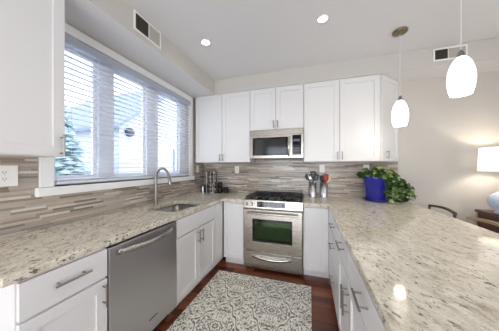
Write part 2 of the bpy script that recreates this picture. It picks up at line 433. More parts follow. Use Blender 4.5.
# window over the sink
win = empty('window_1', (0, 0, 0)); win['kind'] = st
w = MB()
SEC = [(-2.085, -1.755), (-1.615, -1.205), (-1.025, -0.60)]       # clear openings of the sashes
fx0, fx1 = -0.125, -0.055
def frbox(y0, y1, z0, z1, x0=fx0, x1=fx1): w.box((x0, y0, z0), (x1, y1, z1))
frbox(WY0, WY1, WZ0, WZ0+0.045); frbox(WY0, WY1, WZ1-0.045, WZ1)
ed = [WY0] + [e for s_ in SEC for e in s_] + [WY1]
for i in range(0, len(ed), 2): frbox(ed[i], ed[i+1], WZ0+0.045, WZ1-0.045)
w.build('window_frame', M['vinyl'], win, bevel=0.004)
for (a, b) in SEC:
    s_ = MB(); t = 0.028
    for bb in ((a, a+t, WZ0+0.045, WZ1-0.045), (b-t, b, WZ0+0.045, WZ1-0.045), (a+t, b-t, WZ0+0.045, WZ0+0.045+t), (a+t, b-t, WZ1-0.045-t, WZ1-0.045)):
        s_.box((-0.115, bb[0], bb[2]), (-0.085, bb[1], bb[3]))
    so = s_.build('sash', M['vinyl'], win)
    MB().box((-0.102, a+t-0.004, WZ0+0.045+t-0.004), (-0.098, b-t+0.004, WZ1-0.045-t+0.004)).build('glass_pane', M['glass'], so)
# casing and sill
cs = MB()
cs.box((0.0005, WY0-0.08, WZ0-0.002), (0.020, WY0, WZ1+0.07)); cs.box((0.0005, WY1, WZ0-0.002), (0.020, WY1+0.075, WZ1+0.07))
cs.box((0.0005, WY0, WZ1), (0.020, WY1, WZ1+0.07))
cs.build('casing', M['trim'], win, bevel=0.003)
MB().box((-0.055, WY0+0.001, WZ0-0.028), (0.0, WY1-0.001, WZ0)).build('window_sill', M['trim'], win)
MB().box((0.0005, WY0-0.10, 1.140), (0.042, WY1+0.10, WZ0-0.003)).build('window_stool', M['trim'], win, bevel=0.005)

# ------------------------------------------------------------------ blind
bl = empty('window_blind', (0.03, -1.28, 1.217), 0, 'wide white slatted blind over the window behind the sink', 'blind')
by0, by1 = WY0+0.012-(-1.28), WY1-0.006-(-1.28)
MB().box((-0.045, by0, 1.09), (0.008, by1, 1.150)).build('valance', M['valance'], bl, bevel=0.003)
sl = MB(); nsl = 24
for i in range(nsl):
    z = 0.035 + i*0.0435
    a = R(4); hw = 0.024
    prof = [(-hw, -0.0008), (0, 0.0016), (hw, -0.0008)]
    pts = [(x*math.cos(a), z + y - x*math.sin(a)) for x, y in prof]
    top = [(x-0.018, zz+0.0026) for x, zz in pts]; bot = [(x-0.018, zz) for x, zz in pts]
    ring_ = top + bot[::-1]; k = len(ring_)
    vs_ = [(x, by0+0.004, zz) for x, zz in ring_] + [(x, by1-0.004, zz) for x, zz in ring_]
    sl.add(vs_, [(j, (j+1) % k, k+(j+1) % k, k+j) for j in range(k)] + [tuple(range(k)), tuple(range(k, 2*k))[::-1]])
sl.build('slats', M['blind'], bl)
MB().box((-0.040, by0+0.004, 0.002), (0.004, by1-0.004, 0.020)).build('bottom_rail', M['blind'], bl, bevel=0.002)
for yy in (-0.74, -0.40, -0.13, 0.14, 0.42, 0.72):
    MB().tube([(0.0072, yy, 0.02), (0.0072, yy, 1.09)], 0.0011, 5).build('ladder_cord', M['cord'], bl)
MB().tube([(0.012, 0.77, 0.30), (0.012, 0.77, 1.10)], 0.004, 8).build('tilt_wand', M['cord'], bl)

# ------------------------------------------------------------------ cabinet kit (local: x along width, front faces -y, z up)
def shaker(x0, x1, z0, z1, t=0.02, fr=0.058):
    m_ = MB(); y0, y1 = -t-0.001, -0.001
    f_ = min(fr, (x1-x0)*0.32, (z1-z0)*0.36)
    m_.box((x0, y0, z0), (x0+f_, y1, z1)); m_.box((x1-f_, y0, z0), (x1, y1, z1))
    m_.box((x0+f_, y0, z0), (x1-f_, y1, z0+f_)); m_.box((x0+f_, y0, z1-f_), (x1-f_, y1, z1))
    m_.box((x0+f_, y0+0.010, z0+f_), (x1-f_, y1, z1-f_))
    return m_
def flat(x0, x1, z0, z1): return MB().box((x0, -0.021, z0), (x1, -0.001, z1))
def pull(x, z, L, vert, r=0.0055, off=0.034):
    m_ = MB(); y = -0.021-off; d = L/2
    a, b = ((x, y, z-d), (x, y, z+d)) if vert else ((x-d, y, z), (x+d, y, z))
    m_.tube([a, b], r, 10)
    for q in (-0.7, 0.7):
        p = (x, z+q*d) if vert else (x+q*d, z)
        m_.tube([(p[0], -0.0205, p[1]), (p[0], y, p[1])], r*0.8, 8)
    return m_
GAP = 0.0048
def carcass(root, w, d, z0, z1, toe=True):
    m_ = MB()
    m_.box((0.0004, 0, z0), (w-0.0004, d, z1))
    if toe: m_.box((0.0004, 0.065, 0.0), (w-0.0004, d, z0))
    return m_.build('body', M['cab'], root)
def door(root, x0, x1, z0, z1, hx=None, hz=None, L=0.13, vert=True, style='shaker', part='door', off=0.034, r=0.0055):
    d_ = (shaker if style == 'shaker' else flat)(x0+GAP, x1-GAP, z0+GAP, z1-GAP).build(part, M['cab'], root, bevel=0.0012)
    if hx is not None: pull(hx, hz, L, vert, r, off).build('handle', M['nickel'], d_)
    return d_
BG = 'white shaker base cabinets'; WG = 'white shaker wall cabinets'
TOE, TOP = 0.10, 0.8735
XF = 0.649     # carcass front of the left run, doors reach 0.669
# left run, rotated so the front faces +x, local x = world y
def left_base(y0, y1, label):
    return empty('base_cabinet', (XF, y0, 0), R(90), label, 'cabinet', BG)
L1 = left_base(-2.565, -2.196, 'white base cabinet with one drawer at the near end of the left counter')
wd = 0.369; carcass(L1, wd, XF-0.012, TOE, TOP)
door(L1, 0, wd, 0.700, TOP-0.004, wd*0.5, 0.795, 0.15, False, 'flat', 'drawer')
door(L1, 0, wd, TOE+0.004, 0.696, wd-0.030, 0.612, 0.13)
L2 = left_base(-1.586, -0.845, 'white two-door base cabinet under the sink, right of the dishwasher')
wd = 0.741; carcass(L2, wd, XF-0.012, TOE, 0.65)
MB().box((0.0004, 0, 0.65), (wd-0.0004, 0.018, TOP)).build('apron', M['cab'], L2)
door(L2, 0, wd, 0.700, TOP-0.004, style='flat', part='drawer_front')
door(L2, 0, wd/2, TOE+0.004, 0.696, wd/2-0.035, 0.607, 0.13); door(L2, wd/2, wd, TOE+0.004, 0.696, wd/2+0.035, 0.607, 0.13)
L3 = left_base(-0.8445, -0.001, 'narrow white corner base cabinet panel between the sink cabinet and the back run')
wd = 0.8435; carcass(L3, wd, XF-0.012, TOE, TOP)
flat(0.003, 0.205, TOE+0.004, TOP-0.004).build('filler_panel', M['cab'], L3, bevel=0.001)
# back run, front faces -y
YF = -0.600
B1 = empty('base_cabinet', (0.6740, YF, 0), 0, 'narrow white base cabinet with one door, left of the stove', 'cabinet', BG)
wd = 0.299; carcass(B1, wd, 0.599, TOE, TOP); door(B1, 0.006, wd, TOE+0.004, TOP-0.012)
B2 = empty('base_cabinet', (1.7365, YF, 0), 0, 'narrow white base cabinet with one door, right of the stove', 'cabinet', BG)
wd = 0.306; carcass(B2, wd, 0.599, TOE, TOP); door(B2, 0.012, wd-0.022, TOE+0.004, TOP-0.012)
# peninsula, front faces -x, local x = minus world y
XP = 2.045
def pen_base(y, label): return empty('base_cabinet', (XP, y, 0), R(-90), label, 'cabinet', BG)
PD = 0.62
P0 = pen_base(-0.001, 'white filler panel of the peninsula in the corner by the stove'); wd = 0.779
carcass(P0, wd, PD, TOE, TOP); flat(0.625, wd-0.002, TOE+0.004, TOP-0.004).build('filler_panel', M['cab'], P0, bevel=0.001)
P1 = pen_base(-0.7805, 'white three-drawer base cabinet at the far end of the peninsula'); wd = 0.599
carcass(P1, wd, PD, TOE, TOP)
for (a, b, hz) in ((0.700, TOP-0.004, 0.80), (0.41, 0.696, 0.61), (TOE+0.004, 0.406, 0.30)):
    door(P1, 0, wd, a, b, 0.315, hz, 0.16, False, 'flat', 'drawer')
P2 = pen_base(-1.380, 'white base cabinet with one drawer and one door, middle of the peninsula'); wd = 0.4195
carcass(P2, wd, PD, TOE, TOP)
door(P2, 0, wd, 0.700, TOP-0.004, 0.23, 0.815, 0.16, False, 'flat', 'drawer'); door(P2, 0, wd, TOE+0.004, 0.696, wd-0.028, 0.575, 0.14)
P3 = pen_base(-1.800, 'white base cabinet with one drawer and one door, nearest on the peninsula'); wd = 0.70
carcass(P3, wd, PD, TOE, TOP)
door(P3, 0, wd, 0.700, TOP-0.004, 0.345, 0.805, 0.135, False, 'flat', 'drawer'); door(P3, 0, wd, TOE+0.004, 0.696, 0.028, 0.575, 0.14)
# wall cabinets
def wall_cab(loc, rot, wd, d, z0, z1, label, doors):
    r_ = empty('wall_cabinet', (loc[0], loc[1], z0), rot, label, 'cabinet', WG)
    MB().box((0.0005, 0, 0), (wd-0.0005, d, z1-z0-0.001)).build('body', M['cab'], r_)
    for (a, b, hx, hz, L) in doors: door(r_, a, b, 0.001, z1-z0-0.010, hx, hz, L)
    return r_
ZB = 1.416
wall_cab((0.042, -0.322), 0, 0.932, 0.313, ZB, ZS, 'white two-door wall cabinet left of the microwave, beside the window',
         [(0.008, 0.479, 0.450, 0.075, 0.10), (0.479, 0.932, 0.508, 0.075, 0.10)])
wall_cab((0.975, -0.322), 0, 0.759, 0.313, 1.8735, ZS, 'short white two-door wall cabinet directly above the microwave',
         [(0, 0.3795, 0.350, 0.075, 0.10), (0.3795, 0.759, 0.409, 0.075, 0.10)])
wall_cab((1.735, -0.322), 0, 0.892, 0.313, ZB, ZS, 'white two-door wall cabinet right of the microwave',
         [(0, 0.441, 0.412, 0.075, 0.10), (0.441, 0.892, 0.470, 0.075, 0.10)])
# angled end cabinet
ax, ay, bx_, by_ = 2.629, -0.322, 2.925, -0.010
aw = math.hypot(bx_-ax, by_-ay); an = math.atan2(by_-ay, bx_-ax)
E5 = empty('wall_cabinet', (ax, ay, ZB), 0, 'narrow angled white wall cabinet at the right end above the plant', 'cabinet', WG)
MB().slab([(0, 0), (bx_-ax, by_-ay), (bx_-ax, 0.313), (0, 0.313)], [], 0, ZS-ZB-0.001, 'XY').build('body', M['cab'], E5)
dd = shaker(0.012, aw-0.012, 0.003, ZS-ZB-0.008).build('door', M['cab'], E5, bevel=0.0012); dd.rotation_euler[2] = an
dd.location = (0, 0, 0)
pull(0.10, 0.085, 0.10, True).build('handle', M['nickel'], dd)
# near left wall cabinet, front faces +x
NW = wall_cab((0.283, -2.900), R(90), 0.700, 0.275, ZB-0.004, ZS, 'large white wall cabinet in the near left foreground above the outlet',
              [(0, 0.698, 0.672, 0.072, 0.14)])

# ------------------------------------------------------------------ countertops
ct = [(0.0095, -2.608), (0.672, -2.608), (0.672, -0.640), (0.9745, -0.640), (0.9745, -0.0095), (0.0095, -0.0095)]
hole = rrect(0.185, -1.490, 0.590, -0.965, 0.08)
tag(MB().slab(ct, [hole], 0.8745, 0.914).build('countertop', M['granite'], bevel=0.005), 'cream granite countertop with the sink, running under the window', 'countertop', 'granite countertops')
ct = [(1.7355, -0.0095), (1.7355, -0.640), (2.022, -0.640), (2.022, -2.55), (2.990, -2.55), (2.990, -0.0095)]
tag(MB().slab(ct, [], 0.8745, 0.914).build('countertop', M['granite'], bevel=0.005), 'broad cream granite peninsula countertop right of the stove, under the pendants', 'countertop', 'granite countertops')
# back panel of the peninsula
tag(MB().box((2.668, -2.50, 0), (2.69, -0.01, 0.873)).build('peninsula_panel', M['cab']), 'white back panel of the peninsula facing the dining side', 'panel')

# sink
sk = empty('kitchen_sink', (0.3875, -1.2275, 0.66), 0, 'stainless steel undermount sink set in the granite below the window', 'sink')
s_ = MB()
def loop(x0, y0, x1, y1, r): return rrect(x0, y0, x1, y1, r)
rings = [(loop(-0.222, -0.282, 0.222, 0.282, 0.085), 0.2140), (loop(-0.206, -0.266, 0.206, 0.266, 0.08), 0.2140), (loop(-0.196, -0.256, 0.196, 0.256, 0.07), 0.03),
         (loop(-0.17, -0.23, 0.17, 0.23, 0.06), 0.004), (loop(-0.03, -0.03, 0.03, 0.03, 0.025), 0.0)]
k = len(rings[0][0]); vs_ = [(p[0], p[1], z) for l, z in rings for p in l]
fs_ = [(i*k+j, i*k+(j+1) % k, (i+1)*k+(j+1) % k, (i+1)*k+j) for i in range(len(rings)-1) for j in range(k)] + [tuple(range(4*k, 5*k))]
s_.add(vs_, fs_, True); s_.build('basin', M['nickel'], sk)
MB().lathe([(0.0, 0.004), (0.030, 0.004), (0.042, 0.007), (0.044, 0.005)], (0, 0, 0), 20).build('drain', M['nickel'], sk)
# faucet
fa = empty('kitchen_faucet', (0.100, -1.224, 0.9145), 0, 'tall brushed gooseneck pull-down faucet behind the sink', 'faucet')
MB().lathe([(0.026, 0), (0.026, 0.008), (0.020, 0.016), (0.018, 0.085), (0.013, 0.10)]).build('base', M['nickel'], fa)
pts = [(0, 0, 0.09), (0, 0, 0.30)]
for i in range(1, 13):
    a = PI - PI*0.94*i/12; pts.append((0.090+0.090*math.cos(a), 0, 0.30+0.115*math.sin(a)))
MB().tube(pts, 0.0135, 12).build('spout', M['nickel'], fa)
e = Vector(pts[-1]); d_ = (e - Vector(pts[-2])).normalized()
MB().tube([e-d_*0.005, e+d_*0.02, e+d_*0.075, e+d_*0.095], [0.0145, 0.018, 0.021, 0.019], 14).build('spray_head', M['nickel'], fa)
MB().tube([(0.0, 0.010, 0.060), (0.0, 0.045, 0.062), (0.002, 0.115, 0.070)], [0.011, 0.009, 0.006], 10).build('lever', M['nickel'], fa)

# ------------------------------------------------------------------ dishwasher
dw = empty('dishwasher', (XF, -2.1945, 0), R(90), 'stainless steel dishwasher with curved handle under the left counter', 'dishwasher')
w_ = 0.607
MB().box((0.004, 0.002, TOE), (w_-0.004, 0.58, 0.868)).build('body', M['dark'], dw)
MB().box((0.004, 0.06, 0.0), (w_-0.004, 0.56, TOE)).build('toe_kick', M['black'], dw)
dd = MB().box((0.003, -0.024, TOE+0.004), (w_-0.003, 0.001, 0.862)).build('door', M['steel_v'], dw, bevel=0.004)
h = MB(); pts = []
for i in range(17):
    t = i/16; x = 0.052 + t*0.505; b = math.sin(PI*t)
    pts.append((x, -0.034-0.050*b**0.8, 0.820-0.010*b))
for i in range(16):
    a, b = pts[i], pts[i+1]
    hh = 0.017
    h.add([(a[0], a[1], a[2]-hh), (a[0], a[1], a[2]+hh), (b[0], b[1], b[2]+hh), (b[0], b[1], b[2]-hh),
           (a[0], a[1]+0.010, a[2]-hh), (a[0], a[1]+0.010, a[2]+hh), (b[0], b[1]+0.010, b[2]+hh), (b[0], b[1]+0.010, b[2]-hh)],
          [(0, 3, 2, 1), (4, 5, 6, 7), (1, 2, 6, 5), (0, 4, 7, 3)] + ([(0, 1, 5, 4)] if i == 0 else []) + ([(3, 7, 6, 2)] if i == 15 else []), True)
h.box((0.045, -0.036, 0.803), (0.060, -0.0235, 0.837)); h.box((w_-0.060, -0.036, 0.803), (w_-0.045, -0.0235, 0.837))
h.build('handle', M['chrome'], dd)
MB().box((0.30, -0.026, 0.20), (0.38, -0.0242, 0.207)).build('badge', M['black'], dd)

# ------------------------------------------------------------------ range
rg = empty('stove', (0.9775, -0.640, 0), 0, 'stainless steel slide-in stove with black cooktop and oven window', 'stove')
W = 0.754
MB().box((0.004, 0.035, 0.03), (W-0.004, 0.610, 0.905)).build('body', M['steel'], rg)
for fx in (0.05, W-0.05):
    for fy in (0.08, 0.55): MB().lathe([(0.02, 0), (0.02, 0.032)], (fx, fy, 0), 12).build('foot', M['black'], rg)
# control panel, sloped
cp = MB(); sec_ = [(0.035, 0.800), (-0.002, 0.800), (-0.006, 0.815), (0.010, 0.915), (0.035, 0.926)]
cp.slab([(p[0], p[1]) for p in sec_], [], 0.0, W, 'YZ'); cpo = cp.build('control_panel', M['steel'], rg, bevel=0.002)
def on_panel(x0, x1, t0, t1, th=0.003):
    A = Vector((0, -0.006, 0.815)); B = Vector((0, 0.010, 0.915)); nn = Vector((0, -(B-A).z, (B-A).y)).normalized()
    P_ = lambda t, o: A.lerp(B, t) + nn*o
    vs = [(x, P_(t, o).y, P_(t, o).z) for o in (0.0002, th) for (x, t) in ((x0, t0), (x1, t0), (x1, t1), (x0, t1))]
    return vs
disp = MB().add(on_panel(0.185, 0.545, 0.15, 0.85), [(0,3,2,1),(4,5,6,7),(0,1,5,4),(1,2,6,5),(2,3,7,6),(3,0,4,7)]).build('display', M['blackgloss'], rg)
mk = MB()
for (a, b, t0, t1) in [(0.200, 0.235, 0.62, 0.70), (0.200, 0.240, 0.42, 0.50), (0.255, 0.275, 0.60, 0.70), (0.255, 0.285, 0.35, 0.43), (0.30, 0.33, 0.62, 0.72),
                       (0.30, 0.325, 0.38, 0.46), (0.355, 0.385, 0.62, 0.72), (0.355, 0.375, 0.36, 0.44), (0.40, 0.425, 0.62, 0.72), (0.40, 0.43, 0.38, 0.44), (0.44, 0.465, 0.62, 0.70), (0.44, 0.46, 0.36, 0.44), (0.505, 0.528, 0.35, 0.65)]:
    MB().add(on_panel(a, b, t0, t1, 0.0036), [(4,5,6,7),(0,1,5,4),(1,2,6,5),(2,3,7,6),(3,0,4,7)]).build('display_mark', M['disp'], disp)
for kx in (0.040, 0.110, W-0.150, W-0.065):
    A = Vector((kx, 0.002, 0.866)); nn = Vector((0, -0.10, 0.016)).normalized()
    MB().tube([A-nn*0.002, A+nn*0.006, A+nn*0.007, A+nn*0.030], [0.022, 0.022, 0.017, 0.015], 16).build('knob', M['chrome'], cpo)
# cooktop
ckt = MB().box((0.0, 0.036, 0.906), (W, 0.610, 0.926)).build('cooktop', M['blackgloss'], rg, bevel=0.003)
for (cx, cy, r_) in ((0.18, 0.17, 0.045), (0.57, 0.17, 0.05), (0.18, 0.44, 0.04), (0.57, 0.44, 0.045), (0.377, 0.30, 0.035)):
    MB().lathe([(r_, 0), (r_, 0.008), (r_*0.7, 0.010), (r_*0.7, 0.018), (0, 0.020)], (cx, cy, 0.926), 20).build('burner', M['iron'], ckt)
for (x0, x1) in ((0.02, 0.255), (0.262, 0.492), (0.499, W-0.02)):
    g = MB(); z0, z1 = 0.945, 0.958; y0, y1 = 0.05, 0.59; t = 0.011
    g.box((x0, y0, z0), (x1, y0+t, z1)); g.box((x0, y1-t, z0), (x1, y1, z1)); g.box((x0, y0, z0), (x0+t, y1, z1)); g.box((x1-t, y0, z0), (x1, y1, z1))
    g.box((x0, 0.315, z0), (x1, 0.315+t, z1)); xm = (x0+x1)/2; g.box((xm-t/2, y0, z0), (xm+t/2, y1, z1))
    for yy in (0.18, 0.45): g.box((x0, yy, z0), (x1, yy+t, z1))
    for xx in (x0, x1-t):
        for yy in (y0, y1-t): g.box((xx, yy, 0.926), (xx+t, yy+t, z0))
    g.build('grate', M['iron'], ckt)
# oven door
od = MB().slab(sq(0.004, 0.268, W-0.004, 0.795), [sq(0.125, 0.385, W-0.125, 0.675)], -0.008, 0.034, 'XZ').build('oven_door', M['steel'], rg, bevel=0.003)
MB().slab(sq(0.1255, 0.3855, W-0.1255, 0.6745), [sq(0.145, 0.415, W-0.145, 0.650)], -0.010, 0.030, 'XZ').build('window_border', M['blackgloss'], od)
MB().box((0.145, 0.002, 0.415), (W-0.145, 0.008, 0.650)).build('oven_window', M['ovenglass'], od)
h = MB(); h.tube([(0.055 + (W-0.11)*i/12, -0.048-0.010*math.sin(PI*i/12), 0.757) for i in range(13)], 0.0125, 12)
for xx in (0.09, W-0.09): h.tube([(xx, -0.007, 0.757), (xx, -0.050, 0.757)], 0.009, 10)
h.build('handle', M['chrome'], od)
MB().box((0.335, -0.0095, 0.302), (0.42, -0.0078, 0.309)).build('badge', M['nickel'], od)
# warming drawer
wdw = MB().box((0.004, -0.006, 0.045), (W-0.004, 0.034, 0.250)).build('drawer', M['steel'], rg, bevel=0.003)
h = MB(); pts = [(0.12 + 0.50*i/14, -0.010-0.034*math.sin(PI*i/14)**0.6, 0.198-0.020*math.sin(PI*i/14)) for i in range(15)]
for i in range(14):
    a, b = pts[i], pts[i+1]; hh = 0.015
    h.add([(a[0], a[1], a[2]-hh), (a[0], a[1], a[2]+hh), (b[0], b[1], b[2]+hh), (b[0], b[1], b[2]-hh),
           (a[0], -0.005, a[2]-hh), (a[0], -0.005, a[2]+hh), (b[0], -0.005, b[2]+hh), (b[0], -0.005, b[2]-hh)],
          [(0, 3, 2, 1), (1, 2, 6, 5), (0, 4, 7, 3), (4, 5, 6, 7)], True)
h.build('handle', M['chrome'], wdw)

# ------------------------------------------------------------------ microwave
mw = empty('microwave', (0.9770, -0.360, 1.465), 0, 'stainless steel microwave mounted above the stove', 'microwave')
W = 0.755; H = 0.407
MB().box((0.001, 0.016, 0.004), (W-0.001, 0.349, H)).build('body', M['steel'], mw)
MB().box((0.02, 0.03, -0.002), (W-0.02, 0.30, 0.0035)).build('underside_grille', M['black'], mw)
vg = MB().box((0.001, -0.002, H-0.075), (W-0.001, 0.0155, H)).build('vent_grille', M['steel'], mw, bevel=0.002)
md = MB().slab(sq(0.001, 0.004, 0.585, H-0.078), [sq(0.045, 0.045, 0.545, H-0.110)], -0.006, 0.0155, 'XZ').build('door', M['steel'], mw, bevel=0.002)
MB().slab(sq(0.0455, 0.0455, 0.5445, H-0.1105), [sq(0.068, 0.070, 0.520, H-0.135)], -0.007, 0.014, 'XZ').build('window_border', M['blackgloss'], md)
MB().box((0.068, 0.0, 0.070), (0.520, 0.006, H-0.135)).build('window', M['mwglass'], md)
MB().tube([(0.560, -0.006, 0.035), (0.560, -0.034, 0.055), (0.560, -0.042, 0.165), (0.560, -0.034, 0.275), (0.560, -0.006, 0.295)], 0.011, 12).build('handle', M['chrome'], md)
mc = MB().box((0.588, -0.006, 0.004), (W-0.001, 0.0155, H-0.078)).build('control_panel', M['steel'], mw, bevel=0.002)
kp = MB().box((0.608, -0.008, 0.045), (W-0.030, -0.0055, H-0.090)).build('keypad', M['blackgloss'], mw)
mk = MB()
for i in range(4):
    for j in range(3): MB().box((0.620+j*0.033, -0.0088, 0.062+i*0.036), (0.638+j*0.033, -0.0078, 0.068+i*0.036)).build('keypad_mark', M['disp'], kp)
mk = MB().box((0.620, -0.0088, 0.232), (0.705, -0.0078, 0.262)).build('clock_display', M['disp'], kp)

# ------------------------------------------------------------------ rug
rug = empty('area_rug', (1.262, -1.58, 0.001), 0, 'cream and grey patterned rug on the dark wood floor before the stove', 'rug')
MB().box((-0.568, -0.86, 0), (0.565, 0.80, 0.010)).build('pile', M['rug'], rug, bevel=0.003)

# ------------------------------------------------------------------ outlets
def outlet(loc, rot, label, w_=0.072, h_=0.115, plugs=1):
    r_ = empty('wall_outlet', loc, rot, label, 'outlet', 'white wall outlets')
    MB().box((-w_/2, -0.006, -h_/2), (w_/2, 0, h_/2)).build('cover_plate', M['plate'], r_, bevel=0.002)
    for q in range(plugs):
        cx = (q-(plugs-1)/2)*0.046
        for zz in (-0.020, 0.020):
            rc = MB().box((cx-0.0165, -0.0072, zz-0.014), (cx+0.0165, -0.0055, zz+0.014)).build('receptacle', M['plate'], r_, bevel=0.0005)
            s_ = MB()
            for sx in (-0.0065, 0.0065): s_.box((cx+sx-0.0013, -0.0076, zz-0.001), (cx+sx+0.0013, -0.0071, zz+0.008))
            s_.lathe([(0.0025, -0.0005), (0.0025, 0.0)], (cx, -0.0071, zz-0.007), 8, axis='Y')
            s_.build('slots', M['dark'], rc)
    return r_
outlet((0.0085, -2.355, 1.292), R(90), 'white duplex outlet on the left backsplash under the near wall cabinet', 0.118, 0.130, 1)
outlet((0.0085, -0.215, 1.310), R(90), 'white outlet on the left backsplash in the corner beside the window')
outlet((0.640, -0.0085, 1.300), 0, 'white outlet on the back splash left of the stove')
outlet((1.985, -0.0085, 1.320), 0, 'white outlet on the back splash behind the utensil crocks')
outlet((2.56, -0.0085, 1.320), 0, 'white outlet on the back splash above the plant')

# ------------------------------------------------------------------ utensil crocks
crock = empty('utensil_crock', (1.850, -0.068, 0.9145), 0, 'steel utensil crock nearer the stove', 'crock', 'steel utensil crocks')
MB().lathe([(0.053, 0), (0.053, 0.195), (0.050, 0.195), (0.050, 0.006), (0, 0.006)], seg=28).build('cup', M['steel_v'], crock)
c2_ = copy_tree(crock); c2_.location = (2.005, -0.068, 0.9145); c2_['label'] = 'steel utensil crock on the right, farther from the stove'
def utensil(name, cup, ang, lean, L, kind, m_, mh, label):
    bx, by = cup
    d = Vector((math.cos(ang)*math.sin(lean), math.sin(ang)*math.sin(lean), math.cos(lean)))
    ba, br = (ang + PI + 0.5, 0.030) if lean > 0.15 else (ang, 0.022)
    b = Vector((br*math.cos(ba), br*math.sin(ba), 0.012))
    o = empty(name, (bx, by, 0.9145), 0, label, name.split('_')[-1], 'utensils in the crocks')
    e = b + d*L
    MB().tube([b, b+d*L*0.5, e], [0.005, 0.005, 0.006], 8).build('handle', mh, o)
    side = Vector((1, 0, 0)) - d*d.x; side.normalize(); nrm = d.cross(side)
    g = MB(); HL = 0.100; n_ = 9; W_ = 0.036
    vs = []
    for i in range(n_):
        t = i/(n_-1)
        if kind == 'spoon': wv_ = W_*math.sin(PI*(0.08+0.88*t))**0.6; dep = 0.010*math.sin(PI*t)
        else: wv_ = W_*(0.55+0.45*min(1, t*3)); dep = 0.0
        c = e + d*(HL*t)
        for s__ in (-1, -0.5, 0, 0.5, 1): vs.append(c + side*wv_*s__ + nrm*(dep*(1-s__*s__)))
    for s2 in (0.003,):
        vs += [v + nrm*s2 for v in vs[:]]
    q = n_*5; fs = []
    for i in range(n_-1):
        for j in range(4):
            a = i*5+j; fs.append((a, a+1, a+6, a+5)); fs.append((q+a, q+a+5, q+a+6, q+a+1))
    for i in range(n_-1):
        a = i*5; fs.append((a, a+5, q+a+5, q+a)); a = i*5+4; fs.append((a, q+a, q+a+5, a+5))
    for j in range(4): fs.append((j, q+j, q+j+1, j+1)); a = (n_-1)*5+j; fs.append((a, a+1, q+a+1, q+a))
    g.add(vs, fs, True); g.build('head', m_, o)
A_, B_ = (1.850, -0.068), (2.005, -0.068)
utensil('serving_spoon', A_, R(180), 0.34, 0.235, 'spoon', M['greyplastic'], M['greyplastic'], 'dark grey spoon leaning far left out of the crock nearer the stove')
utensil('serving_spoon', A_, R(215), 0.20, 0.235, 'spoon', M['chrome'], M['chrome'], 'shiny steel serving spoon in the crock nearer the stove')
utensil('kitchen_spatula', A_, R(280), 0.06, 0.255, 'flat', M['black'], M['black'], 'black spatula standing tallest in the crock nearer the stove')
utensil('kitchen_spatula', A_, R(5), 0.26, 0.225, 'flat', M['greyplastic'], M['chrome'], 'grey spatula leaning right out of the crock nearer the stove')
utensil('serving_spoon', B_, R(185), 0.26, 0.195, 'spoon', M['teal'], M['teal'], 'pale blue spoon in the right-hand crock')
utensil('kitchen_spatula', B_, R(310), 0.06, 0.215, 'flat', M['red'], M['red'], 'dark red spatula in the right-hand crock')
utensil('wooden_spoon', B_, R(355), 0.34, 0.215, 'spoon', M['spoonwood'], M['spoonwood'], 'light wooden spoon leaning right out of the right-hand crock')
utensil('kitchen_spatula', B_, R(270), 0.16, 0.200, 'flat', M['black'], M['black'], 'small black spatula at the front of the right-hand crock')

# ------------------------------------------------------------------ corner clutter: canister, spice rack, jars, mugs
cn = empty('steel_canister', (0.047, -0.105, 0.9145), 0, 'small steel canister in the corner, left of the spice rack', 'canister')
MB().lathe([(0.034, 0), (0.034, 0.088)], seg=24).build('can', M['steel_v'], cn); MB().lathe([(0.035, 0.0885), (0.035, 0.100), (0.010, 0.103), (0, 0.104)], seg=24).build('lid', M['steel_v'], cn)
cb = empty('pepper_mill', (0.112, -0.085, 0.9145), 0, 'dark pepper mill between the steel canister and the spice rack', 'mill')
MB().lathe([(0.026, 0), (0.026, 0.03), (0.018, 0.06), (0.022, 0.10)], seg=20).build('base', M['black'], cb); MB().lathe([(0.021, 0.1005), (0.024, 0.118), (0.012, 0.135), (0, 0.138)], seg=20).build('top', M['black'], cb)
sr = empty('spice_rack', (0.236, -0.130, 0.9145), 0, 'revolving steel spice rack full of jars in the back corner', 'spice rack')
MB().lathe([(0.080, 0), (0.080, 0.008), (0, 0.010)], seg=28).build('base', M['chrome'], sr)
fr_ = MB()
for a in range(4):
    an_ = R(45 + 90*a); 
    fr_.tube([(0.094*math.cos(an_), 0.094*math.sin(an_), 0.006), (0.094*math.cos(an_), 0.094*math.sin(an_), 0.352)], 0.0038, 8)
fr_.lathe([(0.016, 0.006), (0.016, 0.358), (0, 0.360)], seg=14)
for zz in (0.352,):
    fr_.tube([(0.094*math.cos(R(a)), 0.094*math.sin(R(a)), zz) for a in range(0, 361, 15)], 0.004, 8)
fr_.build('frame', M['chrome'], sr)
for zz in (0.012, 0.080, 0.148, 0.216, 0.284):
    MB().lathe([(0.017, zz), (0.090, zz), (0.090, zz+0.0025), (0.017, zz+0.0025)], seg=28).build('shelf', M['chrome'], sr)
jar = None
for li, zz in enumerate((0.015, 0.083, 0.151, 0.219, 0.287)):
    for a in range(4):
        an_ = R(90*a + 90)+0.0
        x, y = 0.236 + 0.055*math.cos(an_), -0.130 + 0.055*math.sin(an_)
        if jar is None:
            j = empty('spice_jar', (x, y, 0.9145+zz), 0)
            MB().lathe([(0.024, 0), (0.024, 0.042)], seg=16).build('glass', M['spice'], j)
            MB().lathe([(0.0245, 0.0425), (0.0245, 0.056), (0, 0.057)], seg=16).build('cap', M['chrome'], j)
            jar = j
        else:
            j = copy_tree(jar); j.location = (x, y, 0.9145+zz)
        tag(j, 'small dark spice jar with a silver cap in the revolving rack', 'jar', 'spice jars in the rack')
